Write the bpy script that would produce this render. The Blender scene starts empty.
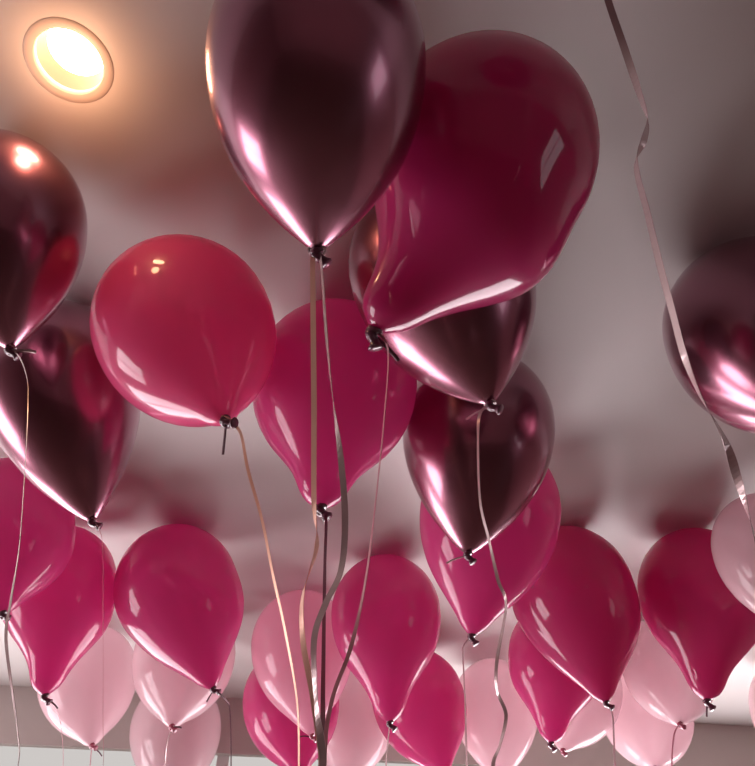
import bpy, bmesh, math, random
from mathutils import Vector, Matrix
C = bpy.context.scene.collection
PI = math.pi
random.seed(4)

# ------------------------------------------------------------------ materials
def new_mat(name):
    m = bpy.data.materials.new(name); m.use_nodes = True
    nt = m.node_tree; nt.nodes.clear()
    return m, nt, nt.nodes.new('ShaderNodeOutputMaterial')

def principled(nt, col, rough, metal=0.0, **kw):
    b = nt.nodes.new('ShaderNodeBsdfPrincipled')
    b.inputs['Base Color'].default_value = (*col, 1)
    b.inputs['Roughness'].default_value = rough
    b.inputs['Metallic'].default_value = metal
    for k, v in kw.items():
        b.inputs[k.replace('_', ' ')].default_value = v
    return b

def noise_bump(nt, b, scale, strength, dist=0.01, detail=3):
    tc = nt.nodes.new('ShaderNodeTexCoord')
    n = nt.nodes.new('ShaderNodeTexNoise'); n.inputs['Scale'].default_value = scale
    n.inputs['Detail'].default_value = detail
    bp = nt.nodes.new('ShaderNodeBump'); bp.inputs['Strength'].default_value = strength
    bp.inputs['Distance'].default_value = dist
    nt.links.new(tc.outputs['Object'], n.inputs['Vector'])
    nt.links.new(n.outputs['Fac'], bp.inputs['Height'])
    nt.links.new(bp.outputs['Normal'], b.inputs['Normal'])
    return n

def simple(name, col, rough, metal=0.0, bump=None, **kw):
    m, nt, out = new_mat(name)
    b = principled(nt, col, rough, metal, **kw)
    if bump: noise_bump(nt, b, *bump)
    nt.links.new(b.outputs[0], out.inputs[0])
    return m

def latex(name, col, trans_col, trans, clear, rough=.28, coat=1.0):
    """thin stretched rubber: coated skin, light glowing through it, a little see-through"""
    m, nt, out = new_mat(name)
    b = principled(nt, col, rough, 0, Coat_Weight=coat, Coat_Roughness=.05, Coat_IOR=1.5, Specular_IOR_Level=.12)
    noise_bump(nt, b, 9, .06, .02, 2)
    t = nt.nodes.new('ShaderNodeBsdfTranslucent'); t.inputs[0].default_value = (*trans_col, 1)
    mx = nt.nodes.new('ShaderNodeMixShader'); mx.inputs[0].default_value = trans
    nt.links.new(b.outputs[0], mx.inputs[1]); nt.links.new(t.outputs[0], mx.inputs[2])
    tr = nt.nodes.new('ShaderNodeBsdfTransparent'); tr.inputs[0].default_value = (*[min(1, c*.4+.6) for c in trans_col], 1)
    m2 = nt.nodes.new('ShaderNodeMixShader'); m2.inputs[0].default_value = clear
    nt.links.new(mx.outputs[0], m2.inputs[1]); nt.links.new(tr.outputs[0], m2.inputs[2])
    # the gloss of the skin stays on the see-through part too
    nt.links.new(m2.outputs[0], out.inputs[0])
    return m

def chrome(name, col, rough):
    m, nt, out = new_mat(name)
    b = principled(nt, col, rough, 1.0, Coat_Weight=.55, Coat_Roughness=.06, Coat_Tint=(1, .93, .96, 1))
    noise_bump(nt, b, 14, .05, .02, 2)
    nt.links.new(b.outputs[0], out.inputs[0])
    return m

def emit(name, col, s):
    m, nt, out = new_mat(name)
    e = nt.nodes.new('ShaderNodeEmission'); e.inputs[0].default_value = (*col, 1); e.inputs[1].default_value = s
    nt.links.new(e.outputs[0], out.inputs[0])
    return m

M = {
 'plum': chrome('plum_chrome', (.34, .145, .20), .27),
 'wine': latex('wine_latex', (.42, .022, .13), (.60, .035, .22), .35, .015),
 'crimson': latex('crimson_latex', (.82, .13, .31), (.93, .17, .42), .42, .02, .3),
 'magenta': latex('magenta_latex', (.62, .085, .26), (.82, .13, .42), .48, .03),
 'deep': latex('deep_magenta_latex', (.53, .05, .19), (.70, .075, .29), .43, .02),
 'rose': latex('dusty_rose_latex', (.80, .42, .53), (.92, .54, .66), .45, .14),
 'pale': latex('pale_pink_latex', (.80, .585, .63), (.92, .70, .75), .45, .16),
 'knot': simple('knot_rubber', (.10, .02, .045), .3, 0, Coat_Weight=.6),
 'knot_pale': simple('pale_knot_rubber', (.42, .10, .16), .3, 0, Coat_Weight=.5),
 'ribbon': simple('satin_ribbon', (.60, .46, .46), .25, .45),
 'lamplit': simple('lamplit_ribbon', (.85, .50, .38), .3, .45),  # ribbon colour warmed to carry the orange lamplight on it
 'lamplight': simple('orange_lit_ribbon', (.85, .50, .36), .35, .4),  # the downlight's orange light is put into this ribbon's colour
 'dark': simple('dark_plum_ribbon', (.10, .035, .05), .3, .3),
 'pinkrib': simple('pink_ribbon', (.55, .26, .30), .35, .3),
 'ceiling': simple('painted_ceiling', (.60, .57, .555), .44, 0, (60, .05, .004, 4), Specular_IOR_Level=.6),
 'wall': simple('painted_wall', (.55, .49, .46), .75, 0, (80, .06, .003, 4)),
 'wall_dimmed': simple('dimmed_unseen_wall', (.19, .10, .10), .7, 0, (80, .06, .003, 4)),  # unseen walls, coloured darker to dim what the chrome balloons reflect
 'trim': simple('trim_paint', (.70, .64, .60), .5),
 'frame': simple('window_frame_paint', (.75, .72, .70), .4),
 'floor': None,
 'rim': simple('lamp_trim_enamel', (.52, .45, .41), .5),
 'reflector': simple('lamp_reflector', (.045, .030, .012), .6),
 'lamp': emit('lamp_glow', (1.0, .62, .34), 34),
 'pane': emit('daylight_pane', (1.0, .90, .93), 9.0),
 'pane_dim': emit('shaded_daylight_pane', (.95, .90, .95), 1.6),
 'transom': emit('frosted_transom_glow', (.95, .90, .87), .6),
}
# wooden floor, planks by brick texture
m, nt, out = new_mat('floor_boards')
b = principled(nt, (.1, .06, .045), .45)
tc = nt.nodes.new('ShaderNodeTexCoord'); br = nt.nodes.new('ShaderNodeTexBrick')
br.inputs['Scale'].default_value = 1.4; br.inputs['Mortar Size'].default_value = .004
br.inputs['Color1'].default_value = (.11, .065, .05, 1); br.inputs['Color2'].default_value = (.085, .05, .04, 1)
br.inputs['Mortar'].default_value = (.02, .012, .01, 1); br.inputs['Brick Width'].default_value = 1.6; br.inputs['Row Height'].default_value = .2
nt.links.new(tc.outputs['Object'], br.inputs['Vector']); nt.links.new(br.outputs['Color'], b.inputs['Base Color'])
nt.links.new(b.outputs[0], out.inputs[0]); M['floor'] = m

# ------------------------------------------------------------------ helpers
def obj(name, bm, mat, parent=None, smooth=True):
    me = bpy.data.meshes.new(name); bm.normal_update(); bm.to_mesh(me); bm.free()
    me.materials.append(M[mat])
    for p in me.polygons: p.use_smooth = smooth
    o = bpy.data.objects.new(name, me); C.objects.link(o)
    if parent: o.parent = parent
    return o

def tag(o, label=None, cat=None, group=None, kind=None):
    if label: o['label'] = label
    if cat: o['category'] = cat
    if group: o['group'] = group
    if kind: o['kind'] = kind
    return o

def box(bm, x0, x1, y0, y1, z0, z1):
    v = [bm.verts.new((x, y, z)) for x in (x0, x1) for y in (y0, y1) for z in (z0, z1)]
    for f in ((0,1,3,2), (4,6,7,5), (0,4,5,1), (2,3,7,6), (0,2,6,4), (1,5,7,3)):
        bm.faces.new([v[i] for i in f])

def skin(bm, rings, close_a=True, close_b=True):
    rv = [[bm.verts.new(p) for p in r] for r in rings]
    n = len(rv[0])
    for a, b_ in zip(rv, rv[1:]):
        for i in range(n):
            bm.faces.new((a[i], a[(i+1) % n], b_[(i+1) % n], b_[i]))
    for flag, r in ((close_a, rv[0]), (close_b, rv[-1])):
        if flag: bm.faces.new(r if r is rv[-1] else r[::-1])

def tube(bm, pts, rad, n=10):
    rings = []
    for i, p in enumerate(pts):
        d = (pts[min(i+1, len(pts)-1)] - pts[max(i-1, 0)]).normalized()
        u = d.orthogonal().normalized(); w = d.cross(u)
        r = rad[i] if isinstance(rad, (list, tuple)) else rad
        rings.append([p + r*(math.cos(2*PI*k/n)*u + math.sin(2*PI*k/n)*w) for k in range(n)])
    skin(bm, rings)

def smoothpath(P, per=8):
    P = [Vector(p) for p in P]; out = []
    for i in range(len(P)-1):
        a = P[max(i-1, 0)]; b_, c = P[i], P[i+1]; d = P[min(i+2, len(P)-1)]
        for k in range(per):
            t = k/per
            out.append(.5*((2*b_) + (c-a)*t + (2*a-5*b_+4*c-d)*t*t + (3*b_-a-3*c+d)*t**3))
    out.append(P[-1]); return out

def curve_at(tab, t):
    for i in range(len(tab)-1):
        if t <= tab[i+1][0]:
            x0, x1 = tab[i][0], tab[i+1][0]
            y0, y1 = tab[i][1], tab[i+1][1]
            m0 = (tab[i+1][1]-tab[max(i-1, 0)][1])/(tab[i+1][0]-tab[max(i-1, 0)][0])*(x1-x0)
            j = min(i+2, len(tab)-1)
            m1 = (tab[j][1]-tab[i][1])/(tab[j][0]-tab[i][0])*(x1-x0)
            if i == 0: m0 = 0
            s = (t-x0)/(x1-x0)
            return (2*s**3-3*s*s+1)*y0 + (s**3-2*s*s+s)*m0 + (-2*s**3+3*s*s)*y1 + (s**3-s*s)*m1
    return tab[-1][1]

PROFILE = {
 'coneb': [(0,1), (.2,.975), (.38,.90), (.55,.775), (.7,.60), (.83,.40), (.92,.23), (.97,.12), (1,.05)],
 'cone':  [(0,1), (.2,.965), (.38,.875), (.55,.73), (.7,.56), (.83,.37), (.92,.22), (.97,.12), (1,.05)],
 'round': [(0,1), (.18,.975), (.34,.90), (.5,.77), (.64,.60), (.76,.42), (.86,.27), (.93,.18), (.97,.11), (1,.05)],
 'neck':  [(0,1), (.16,.97), (.3,.90), (.45,.76), (.58,.58), (.69,.43), (.79,.33), (.88,.26), (.94,.19), (.98,.10), (1,.05)],
 'fat':   [(0,1), (.2,.98), (.4,.90), (.6,.74), (.75,.54), (.87,.33), (.94,.19), (.98,.10), (1,.05)],
}

def make_balloon(spec):
    label, mat, c, R, k, prof, bend, tail = spec
    c = Vector(c); k = Vector(k); cam = Vector((0, 0, 1.55))
    L = (k-c).length; a = (k-c).normalized()
    side = a.cross((c-cam).normalized()).normalized()
    oth = a.cross(side).normalized()
    top = c - a*R*1.08
    root = bpy.data.objects.new('balloon', None); C.objects.link(root)
    root.location = k; root.empty_display_size = .03
    tag(root, label, 'balloon', 'balloons floating under the ceiling')
    n = 48
    rings = []; H = 1.08*R
    us = [-H*math.cos(i/18*PI/2) for i in range(1, 18)] + [L*i/34 for i in range(35)]
    for u in us:
        if u < 0: r = R*math.sqrt(max(0, 1-(u/H)**2)); off = 0
        else:
            t = u/L; r = R*curve_at(PROFILE[prof], t)
            off = bend*R*math.sin(PI*t)**2
        ctr = c + a*u + side*off - k
        rings.append([ctr + r*(math.cos(2*PI*q/n)*side + math.sin(2*PI*q/n)*oth) for q in range(n)])
    bm = bmesh.new()
    skin(bm, rings, False, True)
    bm.verts.ensure_lookup_table()
    tv = bm.verts.new(top-k); r0 = bm.verts[:n]
    for q in range(n): bm.faces.new((tv, r0[(q+1) % n], r0[q]))
    bmesh.ops.recalc_face_normals(bm, faces=bm.faces)
    obj('body', bm, mat, root)
    # tied knot: two rolled rings and the flared lip
    s = .0052*(R/.14)**.5*(1.15 if prof == 'neck' else 1.0)
    bm = bmesh.new()
    for dz, tilt, mr in ((.2, .5, 1.0), (1.5, -.6, .9)):
        ax = (a + side*tilt).normalized(); p1 = ax.orthogonal().normalized(); p2 = ax.cross(p1)
        cc = a*s*dz
        loop = []
        for q in range(14):
            t = 2*PI*q/14
            o_ = p1*math.cos(t) + p2*math.sin(t)
            loop.append([cc + o_*s*mr + s*.72*(o_*math.cos(2*PI*w/8) + ax*math.sin(2*PI*w/8)) for w in range(8)])
        rv = [[bm.verts.new(p) for p in r_] for r_ in loop]
        for i in range(14):
            A_, B_ = rv[i], rv[(i+1) % 14]
            for w in range(8): bm.faces.new((A_[w], A_[(w+1) % 8], B_[(w+1) % 8], B_[w]))
    lip = (a*.8 + side*.7 + oth*.2).normalized()
    pts = [a*s*.8 + lip*s*x for x in (0, 1.2, 2.2, 2.8, 3.1)]
    tube(bm, pts, [s*.7, s*.75, s*1.1, s*1.5, s*1.3], 12)
    bmesh.ops.recalc_face_normals(bm, faces=bm.faces)
    obj('knot', bm, 'knot_pale' if mat in ('pale', 'rose') else 'knot', root)
    if tail is not None:      # the short cut end of the tie, pointing off at an angle
        right = Vector((1, 0, 0)); up = Vector((0, -.656, .755))
        an = math.radians(tail); d = right*math.cos(an) + up*math.sin(an)
        ln = .034 if R < .145 else .026
        g = Vector((0, 0, -1))
        P = smoothpath([a*s, a*s + d*ln*.35, a*s + d*ln*.75 + g*ln*.06, a*s + d*ln*1.05 + g*ln*.18], 5)
        bm = bmesh.new(); strip(bm, P, .0042, [30]*len(P))
        obj('tail', bm, 'dark' if mat != 'plum' else 'ribbon', root)
    return root

def strip(bm, P, w, tw, th=.0004):
    """flat ribbon of width w, turned about its run by tw degrees"""
    rings = []
    for i, p in enumerate(P):
        d = (P[min(i+1, len(P)-1)] - P[max(i-1, 0)]).normalized()
        u = d.cross(Vector((0, 1, 0)))
        u = u.normalized() if u.length > 1e-3 else Vector((1, 0, 0))
        v = d.cross(u).normalized(); an = math.radians(tw[i])
        e = u*math.cos(an) + v*math.sin(an); f = d.cross(e)
        rings.append([p + e*w/2 + f*th/2, p - e*w/2 + f*th/2, p - e*w/2 - f*th/2, p + e*w/2 - f*th/2])
    skin(bm, rings)
    bmesh.ops.recalc_face_normals(bm, faces=bm.faces)

def make_ribbon(label, group, mat, w, tw, P):
    tw = tw + [tw[-1]+30, tw[-1]+80]
    tw = tw[:len(P)] if len(tw) > len(P) else tw + [tw[-1]]*(len(P)-len(tw))
    per = 8; Q = smoothpath(P, per); T = []
    for i in range(len(P)-1):
        for k in range(per): T.append(tw[i] + (tw[i+1]-tw[i])*k/per)
    T.append(tw[-1])
    org = Vector(P[0]); bm = bmesh.new()
    # small tie loop round the knot
    strip(bm, [q-org for q in Q], w, T)
    loop = [Vector((.0075*math.cos(t), .0075*math.sin(t), .001*math.sin(2*t))) for t in [2*PI*j/16 for j in range(17)]]
    tube(bm, loop, .0012, 6)
    o = obj('ribbon', bm, mat, None, False); o.location = org
    tag(o, label, 'ribbon', group)
    return o

# ------------------------------------------------------------------ the room (turned a little against the view)
YAW = math.radians(9.64)
CEIL = 2.50
RX0, RX1, RY0, RY1 = -3.2, 3.4, -3.2, 3.10
def room(name, bm, mat, smooth=False):
    o = obj(name, bm, mat, None, smooth); o.rotation_euler = (0, 0, YAW)
    return tag(o, kind='structure')

LX, LY, LR = -.3279, .5074, .046            # the downlight's opening in room coordinates
bm = bmesh.new()                            # ceiling with a round hole for the downlight
angs = sorted([2*PI*i/72 for i in range(72)] + [math.atan2(y-LY, x-LX) % (2*PI) for x in (RX0, RX1) for y in (RY0, RY1)])
inner, outer = [], []
for t in angs:
    ct, st = math.cos(t), math.sin(t)
    inner.append(bm.verts.new((LX + LR*ct, LY + LR*st, CEIL)))
    s = min(((RX1-LX)/ct if ct > 1e-9 else 1e9), ((RX0-LX)/ct if ct < -1e-9 else 1e9), ((RY1-LY)/st if st > 1e-9 else 1e9), ((RY0-LY)/st if st < -1e-9 else 1e9))
    outer.append(bm.verts.new((LX + s*ct, LY + s*st, CEIL)))
for i in range(len(angs)):
    j = (i+1) % len(angs)
    bm.faces.new((inner[i], inner[j], outer[j], outer[i]))
room('ceiling', bm, 'ceiling')
bm = bmesh.new(); box(bm, RX0, RX1, RY0, RY1, -.1, 0); room('floor', bm, 'floor')

def wall_with_openings(name, axis, pos, thick, a0, a1, holes):
    """holes: (a_start, a_end, z0, z1) sorted along the wall"""
    bm = bmesh.new()
    def seg(p0, p1, z0, z1):
        if p1-p0 < 1e-4 or z1-z0 < 1e-4: return
        if axis == 'x': box(bm, p0, p1, pos, pos+thick, z0, z1)
        else: box(bm, pos, pos+thick, p0, p1, z0, z1)
    cur = a0
    for h0, h1, z0, z1 in holes:
        seg(cur, h0, 0, CEIL+.1); seg(h0, h1, 0, z0); seg(h0, h1, z1, CEIL+.1); cur = h1
    seg(cur, a1, 0, CEIL+.1)
    return room(name, bm, 'wall_dimmed')

WB = [(-2.75, -.75, .25, 2.02), (.35, 2.6, .45, 2.02)]
TR = (-2.75, 2.6, 2.08, 2.36)
bm = bmesh.new()
def wb(x0, x1, z0, z1): box(bm, x0, x1, RY1, RY1+.15, z0, z1)
wb(RX0, TR[0], 0, CEIL+.1); wb(TR[1], RX1, 0, CEIL+.1); wb(TR[0], TR[1], TR[3], CEIL+.1); wb(TR[0], TR[1], 2.02, TR[2])
wb(WB[0][1], WB[1][0], 0, 2.02)
for x0, x1, z0, z1 in WB: wb(x0, x1, 0, z0)
room('wall_back', bm, 'wall')
wall_with_openings('wall_left', 'y', RX0-.15, .15, RY0, RY1, [(1.3, 2.6, .5, 2.0)])
wall_with_openings('wall_right', 'y', RX1, .15, RY0, RY1, [(-2.2, -1.0, .9, 2.1)])
wall_with_openings('wall_front', 'x', RY0-.15, .15, RX0, RX1, [])
bm = bmesh.new(); box(bm, RX0, RX1, RY1-.035, RY1, 2.297, CEIL); room('trim_1', bm, 'wall')          # boxed-in beam over the windows

def window(n, x0, x1, z0, z1, pane, cols, axis='x', pos=RY1, inward=-1):
    def bx(bm, p0, p1, q0, q1, za, zb):
        if axis == 'x': box(bm, p0, p1, pos+q0, pos+q1, za, zb)
        else: box(bm, pos+q0, pos+q1, p0, p1, za, zb)
    s = -inward
    bm = bmesh.new(); q = sorted((s*.07, s*.08)); bx(bm, x0, x1, *q, z0, z1)
    o = room('window_%d' % n, bm, pane)
    bm = bmesh.new(); f = .045; q = sorted((s*.02, s*.068))
    bx(bm, x0, x1, *q, z0, z0+f); bx(bm, x0, x1, *q, z1-f, z1); bx(bm, x0, x0+f, *q, z0+f, z1-f); bx(bm, x1-f, x1, *q, z0+f, z1-f)
    for i in range(1, cols):
        xm = x0 + (x1-x0)*i/cols; bx(bm, xm-f/2, xm+f/2, *q, z0+f, z1-f)
    obj('window_frame', bm, 'frame', o, False)
    return o
window(1, *WB[0], 'pane', 2)
window(2, *WB[1], 'pane', 2)
window(3, *TR, 'transom', 4)
window(4, 1.3, 2.6, .5, 2.0, 'pane', 2, 'y', RX0, 1)
window(5, -2.2, -1.0, .9, 2.1, 'pane_dim', 2, 'y', RX1, -1)

# ------------------------------------------------------------------ recessed downlight
lx = LX*math.cos(YAW) - LY*math.sin(YAW); ly = LX*math.sin(YAW) + LY*math.cos(YAW)
root = bpy.data.objects.new('ceiling_downlight', None); C.objects.link(root); root.location = (lx, ly, CEIL)
tag(root, 'round recessed ceiling downlight glowing warm white, set in the ceiling at upper left', 'ceiling light')
def lathe(bm, prof, n=72):
    rv = [[bm.verts.new((r*math.cos(2*PI*i/n), r*math.sin(2*PI*i/n), z)) for i in range(n)] for r, z in prof]
    for a, b_ in zip(rv, rv[1:]):
        for i in range(n): bm.faces.new((a[i], a[(i+1) % n], b_[(i+1) % n], b_[i]))
    return rv
bm = bmesh.new(); lathe(bm, [(.0440, .012), (.0440, -.001), (.0455, -.0015), (.0500, -.0015), (.0560, -.0012), (.0575, -.0003)])
obj('trim_ring', bm, 'rim', root)
bm = bmesh.new(); lathe(bm, [(.0440, .010), (.0425, .024), (.0385, .042)])
obj('reflector', bm, 'reflector', root)
bm = bmesh.new(); rv = lathe(bm, [(.0390, .0410), (.033, .0390), (.02, .038), (.006, .0375)]); bm.faces.new(rv[-1])
obj('lamp_disc', bm, 'lamp', root)

ld = bpy.data.lights.new('added_halo_light', 'POINT'); ld.energy = .6; ld.color = (1, .5, .27); ld.shadow_soft_size = .02  # added unseen light below the opening, casts the warm halo on the ceiling
lo = bpy.data.objects.new('added_halo_light', ld); C.objects.link(lo); lo.location = (lx, ly, CEIL-.05)

# ------------------------------------------------------------------ balloons: label, skin, widest point, radius, knot point, shape, neck bend, tie-end angle
BALLOONS = [
  ('large plum chrome balloon cut by the top edge, above a long gold lit ribbon', 'plum', (-0.0543, 0.3021, 2.1945), 0.0977, (-0.0534, 0.4063, 2.0588), 'coneb', 0, None),
  ('biggest dark magenta balloon with a sideways pinched neck, right of the large plum one', 'wine', (0.1113, 0.4403, 2.2552), 0.1249, (-0.0026, 0.5333, 2.0867), 'neck', 0.18, -40),
  ('plum chrome balloon half hidden behind the biggest magenta balloon, neck towards lower right', 'plum', (0.0872, 0.6797, 2.3604), 0.1287, (0.1479, 0.7364, 2.1553), 'coneb', 0, 200),
  ('plum chrome balloon hanging point down in the middle, above a magenta balloon', 'plum', (0.1795, 1.0289, 2.3403), 0.1341, (0.1476, 1.074, 2.1163), 'cone', 0, 190),
  ('magenta balloon showing from behind the middle plum chrome balloon', 'magenta', (0.2346, 1.3136, 2.3437), 0.1441, (0.1796, 1.3538, 2.0924), 'round', 0, None),
  ('magenta balloon in the centre behind two long ribbons, with a bulbous neck', 'magenta', (-0.0716, 0.9231, 2.3502), 0.1381, (-0.0833, 0.9263, 2.1131), 'neck', 0, None),
  ('round glossy crimson balloon with an orange lamp glint, seen from below', 'crimson', (-0.2856, 0.7514, 2.3166), 0.1296, (-0.1928, 0.7223, 2.1159), 'round', 0, -95),
  ('plum chrome balloon at the left edge with a big orange lamp reflection', 'plum', (-0.5211, 0.6059, 2.3785), 0.1120, (-0.482, 0.6875, 2.2085), 'cone', 0, 5),
  ('dark plum chrome balloon at left, below the orange lit one and touching the crimson one', 'plum', (-0.5375, 0.9237, 2.3642), 0.1252, (-0.4548, 1.0147, 2.1429), 'cone', 0, None),
  ('magenta balloon cut by the left edge below the plum chrome pair', 'magenta', (-0.8017, 1.385, 2.3544), 0.1342, (-0.7282, 1.3574, 2.1373), 'round', 0.1, None),
  ('magenta balloon with a narrow curved neck at lower left, before a pale pink one', 'magenta', (-0.7796, 1.6586, 2.3387), 0.1356, (-0.745, 1.6846, 2.0881), 'neck', 0.1, -30),
  ('egg shaped magenta balloon at lower left, pointing to lower right over two pale pink ones', 'magenta', (-0.4937, 1.6785, 2.3403), 0.1472, (-0.377, 1.7125, 2.1125), 'round', 0.06, 235),
  ('pale pink balloon at lower left behind the curved neck magenta one', 'pale', (-0.8992, 2.2945, 2.3428), 0.1448, (-0.8081, 2.2209, 2.123), 'round', 0, -35),
  ('pale pink balloon directly behind the egg shaped magenta balloon', 'pale', (-0.5642, 2.1266, 2.3424), 0.1453, (-0.5379, 2.0212, 2.1174), 'round', 0, 10),
  ('lowest pale pink balloon at lower left, partly below another pale pink one', 'pale', (-0.7279, 2.7941, 2.3276), 0.1589, (-0.6629, 2.7, 2.0794), 'round', 0, None),
  ('dusty rose balloon behind the bundle of ribbons at bottom centre', 'rose', (-0.2157, 2.0545, 2.344), 0.1437, (-0.1719, 2.0419, 2.101), 'round', 0, 170),
  ('magenta balloon peeking out under the dusty rose balloon', 'magenta', (-0.2797, 2.4421, 2.3145), 0.1543, (-0.2258, 2.3438, 2.0739), 'round', 0, None),
  ('magenta balloon at bottom centre, right of the ribbon bundle', 'magenta', (0.0224, 1.8407, 2.3438), 0.1440, (0.0301, 1.8502, 2.0784), 'neck', 0, None),
  ('magenta balloon leaning behind the lower right side of the bottom centre magenta one', 'magenta', (0.1321, 2.4601, 2.3233), 0.1498, (0.2007, 2.3917, 2.0846), 'round', 0, None),
  ('pale pink balloon cut by the bottom edge between the ribbon bundle and magenta balloons', 'pale', (-0.0831, 2.706, 2.3428), 0.1448, (-0.106, 2.6567, 2.0997), 'round', 0, None),
  ('pale pink balloon at the bottom edge below the magenta balloon under the middle plum one', 'pale', (0.4026, 2.6009, 2.3445), 0.1433, (0.3904, 2.584, 2.0989), 'round', 0, None),
  ('small magenta balloon with a wavy neck, tucked behind a larger magenta one', 'magenta', (0.5161, 2.0861, 2.3273), 0.1373, (0.4646, 2.0977, 2.0961), 'neck', -0.05, None),
  ('pale pink balloon just behind the small wavy necked magenta one', 'pale', (0.637, 2.398, 2.3377), 0.1426, (0.5427, 2.3052, 2.1312), 'round', 0, None),
  ('large deep magenta balloon at lower right centre with a bright left rim', 'deep', (0.4779, 1.6885, 2.3371), 0.1501, (0.5108, 1.691, 2.0751), 'round', 0.04, None),
  ('deep magenta balloon at far lower right with a short tail under its knot', 'deep', (0.8017, 1.701, 2.3403), 0.1472, (0.7549, 1.73, 2.0916), 'neck', 0, -95),
  ('pale pink balloon cut by the right edge, crossed by a long twisted ribbon', 'pale', (0.8556, 1.436, 2.3193), 0.1140, (0.8307, 1.4348, 2.1248), 'round', 0, None),
  ('upper pale pink balloon between the two deep magenta balloons at lower right', 'pale', (0.886, 2.2331, 2.3516), 0.1368, (0.8328, 2.1223, 2.151), 'round', 0, None),
  ('lower pale pink balloon at lower right, touching the bottom edge', 'pale', (0.9166, 2.6098, 2.3341), 0.1529, (0.8563, 2.4679, 2.1211), 'round', 0, None),
  ('sliver of a pale pink balloon at the bottom right corner', 'pale', (1.4292, 2.5963, 2.3463), 0.1416, (1.3152, 2.5541, 2.1353), 'round', 0, None),
  ('plum chrome balloon cut by the right edge beside a twisted ribbon', 'plum', (0.5861, 0.7893, 2.3531), 0.1354, (0.5475, 0.7422, 2.1283), 'fat', 0, None),
  ("plum chrome balloon above the frame holding the long twisted ribbon", 'plum', (.2, .04, 2.37), .115, (.187, .215, 2.262), 'cone', 0, None),
]
for spec in BALLOONS: make_balloon(spec)

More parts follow.
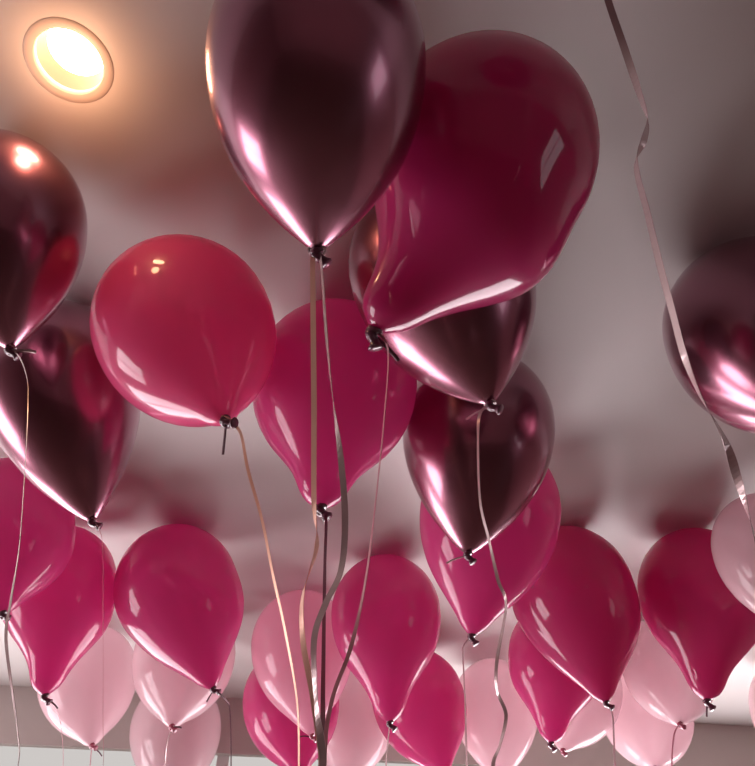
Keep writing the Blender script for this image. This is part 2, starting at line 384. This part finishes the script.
# ------------------------------------------------------------------ ribbons: label, group, material, width, turns, run
RIBBONS = [
  ('gold lit ribbon falling straight from the large near plum balloon', 'ribbons hanging from the balloons', 'lamplit', 0.0048, [20, 20, 20, 25, 40, 120, 60, 40, 30, 20, 20], [(-0.0534, 0.4063, 2.0588), (-0.0565, 0.4074, 2.0492), (-0.0543, 0.415, 2.0034), (-0.0493, 0.4333, 1.9091), (-0.046, 0.4515, 1.8303), (-0.0426, 0.4597, 1.7986), (-0.0509, 0.4688, 1.7656), (-0.0497, 0.477, 1.7377), (-0.0425, 0.4861, 1.7084), (-0.0372, 0.4943, 1.6834), (-0.0348, 0.5, 1.6668), (-0.0365, 0.506, 1.626), (-0.0393, 0.5156, 1.5607), (-0.0436, 0.53, 1.4626), (-0.0506, 0.554, 1.2993), (-0.0594, 0.584, 1.0951), (-0.07, 0.62, 0.85)]),
  ('dark ribbon falling beside the gold lit one and crossing it near the bottom', 'ribbons hanging from the balloons', 'ribbon', 0.0046, [70, 70, 60, 90, 20, 10, 30, 20, 30, 60, 20, 20], [(-0.0534, 0.4063, 2.0588), (-0.0492, 0.4074, 2.0438), (-0.0418, 0.4158, 1.9685), (-0.0338, 0.4245, 1.9019), (-0.0264, 0.432, 1.8518), (-0.0224, 0.4394, 1.8068), (-0.0243, 0.4456, 1.7726), (-0.0341, 0.45, 1.7501), (-0.0403, 0.4543, 1.7288), (-0.0376, 0.4618, 1.6946), (-0.0338, 0.4668, 1.6732), (-0.0321, 0.47, 1.6598), (-0.034, 0.4775, 1.6193), (-0.037, 0.4895, 1.5546), (-0.0416, 0.5075, 1.4574), (-0.0491, 0.5375, 1.2954), (-0.0586, 0.575, 1.093), (-0.07, 0.62, 0.85)]),
  ('dark plum ribbon dropping straight from the centre magenta balloon', 'ribbons hanging from the balloons', 'dark', 0.0045, [10, 20, 30, 20, 10, 10], [(-0.0833, 0.9263, 2.1131), (-0.0742, 0.916, 2.0885), (-0.0691, 0.8726, 2.0), (-0.0617, 0.8107, 1.8924), (-0.0526, 0.7281, 1.7779), (-0.0451, 0.66, 1.7042), (-0.0463, 0.658, 1.6615), (-0.0483, 0.6548, 1.5932), (-0.0513, 0.65, 1.4907), (-0.0563, 0.642, 1.3198), (-0.0625, 0.632, 1.1063), (-0.07, 0.62, 0.85)]),
  ('thin pink ribbon curving from the biggest magenta balloon to the bundle', 'ribbons hanging from the balloons', 'pinkrib', 0.0034, [60, 70, 66, 70, 60, 50, 10, 20, 20, 20], [(-0.0026, 0.5333, 2.0867), (0.0107, 0.535, 2.0596), (0.0062, 0.5426, 1.9751), (0.0004, 0.5491, 1.9118), (-0.0064, 0.5566, 1.8463), (-0.0126, 0.5621, 1.8042), (-0.0216, 0.5675, 1.7654), (-0.0325, 0.5718, 1.7363), (-0.0377, 0.5756, 1.7123), (-0.0389, 0.58, 1.6855), (-0.0404, 0.582, 1.6438), (-0.0429, 0.5852, 1.5769), (-0.0466, 0.59, 1.4767), (-0.0529, 0.598, 1.3095), (-0.0607, 0.608, 1.1007), (-0.07, 0.62, 0.85)]),
  ('thin orange lit ribbon slanting down from the crimson balloon over the dusty rose one', 'ribbons hanging from the balloons', 'lamplight', 0.0042, [50, 40, 30, 40, 50, 50, 60, 60], [(-0.1928, 0.7223, 2.1159), (-0.172, 0.7248, 2.0988), (-0.1572, 0.7333, 2.0476), (-0.135, 0.7446, 1.9851), (-0.1175, 0.757, 1.9219), (-0.1003, 0.7694, 1.8638), (-0.0837, 0.7851, 1.7958), (-0.0787, 0.8, 1.737), (-0.0787, 0.8, 1.697), (-0.0787, 0.8, 1.637), (-0.0787, 0.8, 1.537), (-0.0787, 0.8, 1.387), (-0.0787, 0.8, 1.187), (-0.0787, 0.8, 0.937)]),
  ('thin ribbon along the left edge from the orange lit plum balloon', 'ribbons hanging from the balloons', 'ribbon', 0.0032, [60, 60, 70, 70, 60, 60, 30, 20, 60, 60], [(-0.482, 0.6875, 2.2085), (-0.462, 0.6858, 2.189), (-0.4393, 0.6816, 2.1508), (-0.4238, 0.677, 2.1112), (-0.3963, 0.6665, 2.0293), (-0.3561, 0.6476, 1.9057), (-0.3375, 0.6349, 1.8372), (-0.3252, 0.6265, 1.7966), (-0.2844, 0.6086, 1.7216), (-0.2702, 0.6, 1.6902), (-0.2702, 0.6, 1.6502), (-0.2702, 0.6, 1.5902), (-0.2702, 0.6, 1.4902), (-0.2702, 0.6, 1.3402), (-0.2702, 0.6, 1.1402), (-0.2702, 0.6, 0.8902)]),
  ('faint thin ribbon dropping from the lower left plum balloon in front of pale pink', 'ribbons hanging from the balloons', 'pinkrib', 0.0028, [70, 70, 70, 70, 70], [(-0.4548, 1.0147, 2.1429), (-0.428, 1.0102, 2.1049), (-0.3863, 0.9889, 1.9677), (-0.3438, 0.9622, 1.8272), (-0.3266, 0.95, 1.772), (-0.3266, 0.95, 1.732), (-0.3266, 0.95, 1.672), (-0.3266, 0.95, 1.572), (-0.3266, 0.95, 1.422), (-0.3266, 0.95, 1.222), (-0.3266, 0.95, 0.972)]),
  ('short visible ribbon under the curved neck magenta balloon at lower left', 'ribbons hanging from the balloons', 'pinkrib', 0.0035, [60, 60, 60, 60], [(-0.745, 1.6846, 2.0881), (-0.7031, 1.6834, 2.0453), (-0.682, 1.6821, 2.0039), (-0.6617, 1.68, 1.9426), (-0.6617, 1.68, 1.9026), (-0.6617, 1.68, 1.8426), (-0.6617, 1.68, 1.7426), (-0.6617, 1.68, 1.5926), (-0.6617, 1.68, 1.3926), (-0.6617, 1.68, 1.1426)]),
  ('ribbon under the pale pink balloon at lower left', 'ribbons hanging from the balloons', 'pinkrib', 0.0042, [40, 40, 40], [(-0.8081, 2.2209, 2.123), (-0.801, 2.2121, 2.0949), (-0.7922, 2.2, 2.0641), (-0.7922, 2.2, 2.0241), (-0.7922, 2.2, 1.9641), (-0.7922, 2.2, 1.8641), (-0.7922, 2.2, 1.7141), (-0.7922, 2.2, 1.5141), (-0.7922, 2.2, 1.2641)]),
  ('ribbon under the pale pink balloon behind the egg shaped magenta one', 'ribbons hanging from the balloons', 'ribbon', 0.0044, [40, 40, 40], [(-0.5379, 2.0212, 2.1174), (-0.5469, 2.0385, 2.0759), (-0.5483, 2.06, 2.0314), (-0.5483, 2.06, 1.9914), (-0.5483, 2.06, 1.9314), (-0.5483, 2.06, 1.8314), (-0.5483, 2.06, 1.6814), (-0.5483, 2.06, 1.4814), (-0.5483, 2.06, 1.2314)]),
  ('thin dark ribbon from the egg shaped magenta balloon against the grey beam', 'ribbons hanging from the balloons', 'dark', 0.0035, [40, 40, 40, 40], [(-0.377, 1.7125, 2.1125), (-0.3432, 1.7109, 2.0856), (-0.3304, 1.7089, 2.0592), (-0.3119, 1.7, 1.9473), (-0.3119, 1.7, 1.9073), (-0.3119, 1.7, 1.8473), (-0.3119, 1.7, 1.7473), (-0.3119, 1.7, 1.5973), (-0.3119, 1.7, 1.3973), (-0.3119, 1.7, 1.1473)]),
  ('ribbon falling in front of the middle plum balloon and waving down to the bottom edge', 'ribbons hanging from the balloons', 'ribbon', 0.0042, [30, 20, 60, 60, 60, 30, 60, 30, 60, 20, 60, 20], [(0.1479, 0.7364, 2.1553), (0.1335, 0.7392, 2.1391), (0.1285, 0.7474, 2.1031), (0.1259, 0.7663, 2.0257), (0.1336, 0.7789, 1.9778), (0.141, 0.7914, 1.9326), (0.1483, 0.7993, 1.9055), (0.1339, 0.8166, 1.8487), (0.1319, 0.8261, 1.8192), (0.1401, 0.8339, 1.7954), (0.1317, 0.8434, 1.7676), (0.123, 0.85, 1.7486), (0.123, 0.85, 1.7086), (0.123, 0.85, 1.6486), (0.123, 0.85, 1.5486), (0.123, 0.85, 1.3986), (0.123, 0.85, 1.1986), (0.123, 0.85, 0.9486)]),
  ('ribbon hanging from the magenta balloon below the middle plum one', 'ribbons hanging from the balloons', 'ribbon', 0.0045, [50, 50, 60, 60, 50], [(0.1796, 1.3538, 2.0924), (0.1627, 1.3529, 2.0729), (0.1593, 1.3518, 2.0537), (0.1561, 1.347, 1.9717), (0.1502, 1.34, 1.8631), (0.1502, 1.34, 1.8231), (0.1502, 1.34, 1.7631), (0.1502, 1.34, 1.6631), (0.1502, 1.34, 1.5131), (0.1502, 1.34, 1.3131), (0.1502, 1.34, 1.0631)]),
  ('ribbon hanging from the bottom centre magenta balloon', 'ribbons hanging from the balloons', 'ribbon', 0.0045, [50, 50, 50], [(0.0301, 1.8502, 2.0784), (0.0249, 1.8501, 2.0383), (0.0197, 1.85, 1.9823), (0.0197, 1.85, 1.9423), (0.0197, 1.85, 1.8823), (0.0197, 1.85, 1.7823), (0.0197, 1.85, 1.6323), (0.0197, 1.85, 1.4323), (0.0197, 1.85, 1.1823)]),
  ('ribbon hanging from the large deep magenta balloon at lower right', 'ribbons hanging from the balloons', 'ribbon', 0.0045, [50, 50, 50, 50], [(0.5108, 1.691, 2.0751), (0.5201, 1.6922, 2.0542), (0.5134, 1.6962, 1.9976), (0.5057, 1.7, 1.9473), (0.5057, 1.7, 1.9073), (0.5057, 1.7, 1.8473), (0.5057, 1.7, 1.7473), (0.5057, 1.7, 1.5973), (0.5057, 1.7, 1.3973), (0.5057, 1.7, 1.1473)]),
  ('ribbon hanging from the upper pale pink balloon at lower right', 'ribbons hanging from the balloons', 'pinkrib', 0.0045, [50, 50, 50], [(0.8328, 2.1223, 2.151), (0.8068, 2.1173, 2.1214), (0.7746, 2.1, 2.0408), (0.7746, 2.1, 2.0008), (0.7746, 2.1, 1.9408), (0.7746, 2.1, 1.8408), (0.7746, 2.1, 1.6908), (0.7746, 2.1, 1.4908), (0.7746, 2.1, 1.2408)]),
  ('long twisted ribbon running down the right side past the plum balloon', 'ribbons hanging from the balloons', 'ribbon', 0.0058, [10, 12, 25, 75, 115, 150, 75, 68, 62, 70, 72, 110, 160, 235, 300, 340, 370], [(0.1972, 0.245, 2.2301), (0.1966, 0.2524, 2.2022), (0.2026, 0.2691, 2.1452), (0.2082, 0.2842, 2.0998), (0.2112, 0.2926, 2.0765), (0.2057, 0.2993, 2.0586), (0.1968, 0.3076, 2.0373), (0.2008, 0.3244, 1.9972), (0.2051, 0.3411, 1.9601), (0.2101, 0.3562, 1.9286), (0.2152, 0.3713, 1.8988), (0.2235, 0.3846, 1.8734), (0.2376, 0.3997, 1.8458), (0.2438, 0.4131, 1.8222), (0.2494, 0.4265, 1.7992), (0.255, 0.4399, 1.7769), (0.2635, 0.46, 1.7443), (0.2635, 0.46, 1.7043), (0.2635, 0.46, 1.6443), (0.2635, 0.46, 1.5443), (0.2635, 0.46, 1.3943), (0.2635, 0.46, 1.1943), (0.2635, 0.46, 0.9443)]),
]
for r in RIBBONS: make_ribbon(*r)

# ------------------------------------------------------------------ light, camera
w = bpy.data.worlds.new('world'); bpy.context.scene.world = w; w.use_nodes = True
w.node_tree.nodes['Background'].inputs[0].default_value = (.8, .75, .8, 1)
w.node_tree.nodes['Background'].inputs[1].default_value = .05

cd = bpy.data.cameras.new('camera'); cam = bpy.data.objects.new('camera', cd); C.objects.link(cam)
cam.location = (0, 0, 1.55); cam.rotation_euler = (math.radians(90+41), 0, 0)
cd.sensor_fit = 'HORIZONTAL'; cd.sensor_width = 36; cd.lens = 36*725/755; cd.clip_start = .02
bpy.context.scene.camera = cam
vs = bpy.context.scene.view_settings
vs.view_transform = 'Standard'; vs.look = 'None'; vs.gamma = 1; vs.use_curve_mapping = False; vs.exposure = .1
